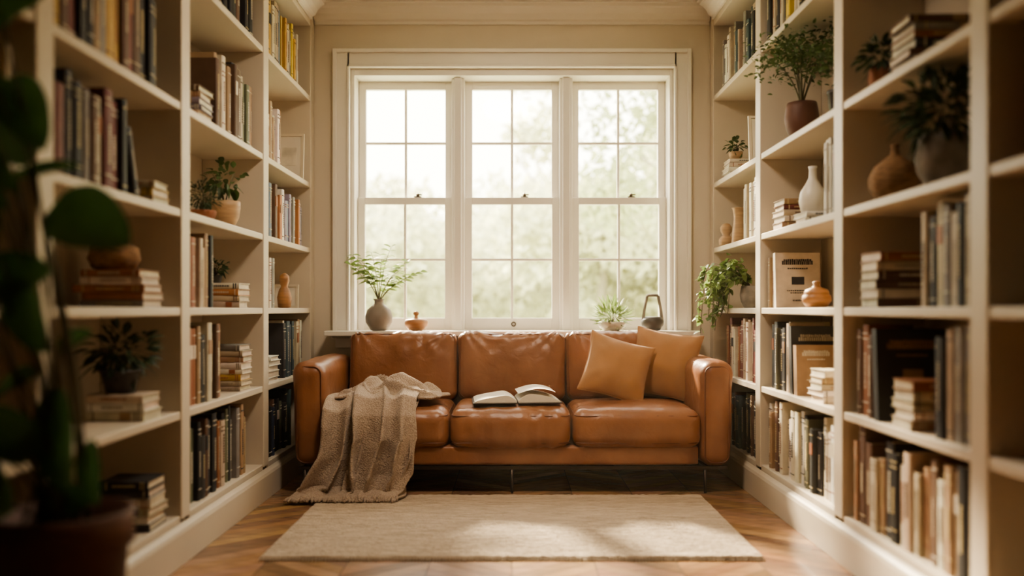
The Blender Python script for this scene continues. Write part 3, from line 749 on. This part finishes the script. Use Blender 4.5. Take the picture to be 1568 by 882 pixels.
for j in range(nv+1):
    for i in range(nu+1):
        u=i/nu; v=j/nv
        cx=-.90+.49*u+.03*noise.noise(Vector((v*4,0,5))); cy=4.33+.37*v+.04*noise.noise(Vector((u*4,7,0)))
        cx+= .08*(u**3)*max(0,1-abs(v-.45)*2.2)
        env=(max(0,1-(2*u-1)**4)*max(0,1-(2*v-1)**4))**.5
        ph=5*v+6*u+4*noise.noise(Vector((u*2.5,v*2.5,2)))
        rid=(1-abs(math.sin(ph)))**1.5*.045+.045*noise.noise(Vector((u*4,v*4,8)))
        peak=.05*math.exp(-((u-.5)/.3)**2)*math.exp(-((v-.5)/.4)**2)
        z=.470+env*(.012+max(0,rid)+peak)
        vs.append((cx,cy,z))
for j in range(nv):
    for i in range(nu): a=j*(nu+1)+i; fs.append((a,a+1,a+nu+2,a+nu+1))
mb.add(vs,fs,0,smooth=True)
for ee in (e1,e2):
    for i in range(0,len(ee),2):
        p=Vector(ee[i]); q=p+Vector((rng.uniform(-.012,.006),-rng.uniform(.015,.03),0)); q.z=.020
        mb.tube([p,(p+q)/2,q],.0025,0,5)
ob=mb.build('throw_blanket',[M_knit],recalc=False,solid=.010)

# ------------------------------------------------------------------ foreground plant
mb=MB(); px,py=-1.0,1.9
mb.lathe([(.10,0),(.105,.005),(.135,.40),(.146,.40),(.148,.475),(.136,.478),(.128,.44),(.002,.43)],(px,py,0),0,48)
mb.lathe([(.126,.435),(.002,.445)],(px,py,0),3,20)
#  x,y,z centre of leaf, L, W, direction
BL=[(-.93,1.88,1.12,.21,.16,(1,-.2,-.25)),(-1.06,1.80,1.55,.26,.18,(.8,-.3,.5)),(-1.14,1.72,1.47,.22,.15,(.5,-.3,-.6)),(-1.09,1.75,1.66,.22,.15,(.9,-.3,.2)),
    (-1.05,1.84,1.36,.2,.11,(.7,-.4,-.8)),(-1.10,1.75,1.25,.24,.07,(.9,-.2,-.5)),(-1.12,1.8,1.14,.22,.11,(.4,-.4,-.9)),(-1.02,1.85,1.23,.22,.06,(1,-.3,.3)),
    (-1.06,1.82,1.00,.20,.12,(.9,-.2,.35)),(-1.14,1.75,.94,.2,.12,(.5,-.3,-.5)),(-.97,1.84,.655,.21,.15,(.3,-.3,-1)),(-1.08,1.85,.76,.2,.12,(.7,-.3,.5)),
    (-.93,1.9,.57,.14,.08,(.4,-.5,-1)),(-1.14,1.75,.75,.22,.12,(.2,-.4,-1)),(-1.13,1.8,.62,.2,.12,(.6,-.5,-.3)),(-1.02,1.75,1.76,.24,.16,(.8,-.3,.6)),
    (-1.15,1.85,1.78,.22,.14,(.6,-.3,.6)),(-1.12,1.9,1.33,.18,.1,(-.2,-.3,.9)),(-1.0,1.95,.86,.13,.05,(.8,-.3,.5)),(-1.1,1.7,.84,.2,.13,(.9,-.3,.1)),(-1.13,1.7,1.05,.2,.14,(.2,-.4,.9)),(-.99,1.9,.50,.14,.09,(1,-.3,.3)),
    (-1.00,1.78,1.63,.24,.17,(1,-.3,-.1)),(-1.08,1.7,1.36,.22,.12,(.8,-.3,.4)),(-1.02,1.8,.92,.18,.10,(.6,-.4,-.6)),(-1.06,1.75,.68,.2,.13,(-.3,-.4,.8)),(-1.08,1.7,1.16,.2,.1,(.9,-.3,-.1)),(-1.05,1.72,.55,.2,.14,(.7,-.5,.1)),(-1.12,1.68,1.58,.22,.16,(.6,-.3,-.2))]
for i,(x,y,z,L,W,d) in enumerate(BL):
    d=Vector(d).normalized(); e=Vector((x,y,z))-d*L*.5; b0=Vector((px+rng.uniform(-.07,.07),py+rng.uniform(-.06,.06),.44)); mid=Vector((px+rng.uniform(-.07,.09),py+(y-py)*.3,(z+.44)/2))
    pts=[b0*(1-u)**2+mid*2*u*(1-u)+e*u*u for u in [k/8 for k in range(9)]]
    mb.tube(pts,.0042,2,6,r2=.0022)
    mb.bigleaf(e,d,L,W,1,.15,rng.uniform(.7,1.3))
mb.build('rubber_plant',[M_bpot,M_leafB,M_stem,M_soil],recalc=False)

# ------------------------------------------------------------------ outside
simple('lawn_ground',[((-40,5.6,-.7),(40,70,-.6))],M_lawn)
def tree(x,y,h,cr,cz,n,mat,ls):
    mb=MB(); mb.tube([(x,y,-.6),(x+.1,y,cz*.5),(x,y,cz)],.12,2,8,r2=.06)
    for i in range(7):
        a=i*2.4; mb.tube([(x,y,cz*.6),(x+math.cos(a)*cr*.7,y+math.sin(a)*cr*.7,cz+rng.uniform(-.4,.6)*cr)],.04,2,6,r2=.015)
    cl=[(Vector((rng.gauss(0,.45),rng.gauss(0,.45),rng.gauss(0,.4)))*cr,rng.uniform(.25,.45)*cr) for _ in range(24)]
    for i in range(n):
        c,r=rng.choice(cl); v=Vector((rng.gauss(0,1),rng.gauss(0,1),rng.gauss(0,1))).normalized()*r*rng.random()**.4
        p=Vector((x,y,cz))+c+v; d=Vector((rng.uniform(-1,1),rng.uniform(-1,1),rng.uniform(-1,1))).normalized(); e=d.orthogonal().normalized()
        mb.add([p-d*ls,p+e*ls*.5,p+d*ls,p-e*ls*.5],[(0,1,2,3)],1)
    mb.build('garden_tree',[M_bark,mat,M_bark],recalc=False)
tree(3.0,11.5,5,1.9,3.6,6500,M_tree,.09)
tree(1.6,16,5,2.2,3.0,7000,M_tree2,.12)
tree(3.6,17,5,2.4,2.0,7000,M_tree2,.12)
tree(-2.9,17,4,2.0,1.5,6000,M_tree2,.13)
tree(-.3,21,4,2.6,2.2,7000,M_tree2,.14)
tree(5.5,18,4,2.6,4.2,6000,M_tree,.13)
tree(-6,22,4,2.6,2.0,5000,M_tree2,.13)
mb=MB()
for i in range(20000):
    p=Vector((rng.uniform(-14,14),26+rng.uniform(-1,1),0)); p.z=-.6+rng.random()*(4.2+1.2*noise.noise(Vector((p.x*.4,0,0))))
    d=Vector((rng.uniform(-1,1),rng.uniform(-1,1),rng.uniform(-1,1))).normalized(); e=d.orthogonal().normalized()
    mb.add([p-d*.22,p+e*.13,p+d*.22,p-e*.13],[(0,1,2,3)],0)
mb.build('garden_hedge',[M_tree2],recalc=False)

# ------------------------------------------------------------------ scatter volume added to haze the room light
mv=bpy.data.materials.new('haze_volume'); mv.use_nodes=True; nt=mv.node_tree; nt.nodes.clear()
o=nt.nodes.new('ShaderNodeOutputMaterial'); vs_=nt.nodes.new('ShaderNodeVolumeScatter'); vs_.inputs['Density'].default_value=.007; vs_.inputs['Anisotropy'].default_value=.35; vs_.inputs['Color'].default_value=(1,.86,.68,1)
nt.links.new(vs_.outputs[0],o.inputs['Volume'])
simple('haze_volume',[((-1.18,YR+.02,.15),(1.18,YB-.05,2.62))],mv)

# ------------------------------------------------------------------ light
w=bpy.data.worlds.new('sky'); scene.world=w; w.use_nodes=True; nt=w.node_tree; bg=nt.nodes['Background']
tc=nt.nodes.new('ShaderNodeTexCoord'); sp=nt.nodes.new('ShaderNodeSeparateXYZ'); rp=nt.nodes.new('ShaderNodeValToRGB')
nt.links.new(tc.outputs['Generated'],sp.inputs[0]); nt.links.new(sp.outputs['Z'],rp.inputs[0])
rp.color_ramp.elements[0].color=(1,.91,.76,1); rp.color_ramp.elements[1].position=.8; rp.color_ramp.elements[1].color=(.97,.94,.90,1)
nt.links.new(rp.outputs[0],bg.inputs['Color']); bg.inputs['Strength'].default_value=6.4

def light(kind,name,loc,direction,energy,col,**k):
    l=bpy.data.lights.new(name,kind); l.energy=energy; l.color=col
    for a,v in k.items(): setattr(l,a,v)
    o=bpy.data.objects.new(name,l); COL.objects.link(o); o.location=loc
    o.rotation_euler=Vector(direction).to_track_quat('-Z','Y').to_euler(); return o
light('SUN','sun',(-3,12,8),(.36,-1,-.62),17,(1,.82,.60),angle=math.radians(4.5))
p=light('AREA','window_portal',(0,5.42,1.58),(0,-1,0),1,(1,1,1),shape='RECTANGLE',size=1.97,size_y=1.62); p.data.cycles.is_portal=True
light('AREA','added_fill_light',(0,3.2,2.70),(0,.3,-1),19,(1,.84,.66),shape='DISK',size=.5,spread=math.radians(150))  # unseen fill light, added to brighten the sofa from above
mb=MB(); mb.lathe([(.30,0),(.30,-.03),(.27,-.035),(.27,-.03),(.002,-.03)],(0,3.2,CE-.002),0,40); mb.build('added_fill_disc',[M_white])  # disc above the frame, added as a body for the fill light

cam=bpy.data.cameras.new('camera'); co=bpy.data.objects.new('camera',cam); COL.objects.link(co)
co.location=(0,0,.925); co.rotation_euler=(math.radians(90),0,0)
cam.sensor_width=36; cam.lens=30.0; cam.shift_y=.0204; cam.clip_start=.05
cam.dof.use_dof=True; cam.dof.focus_distance=4.5; cam.dof.aperture_fstop=.75
scene.camera=co
scene.view_settings.view_transform='AgX'
scene.view_settings.look='AgX - Medium High Contrast'
scene.view_settings.exposure=0.66
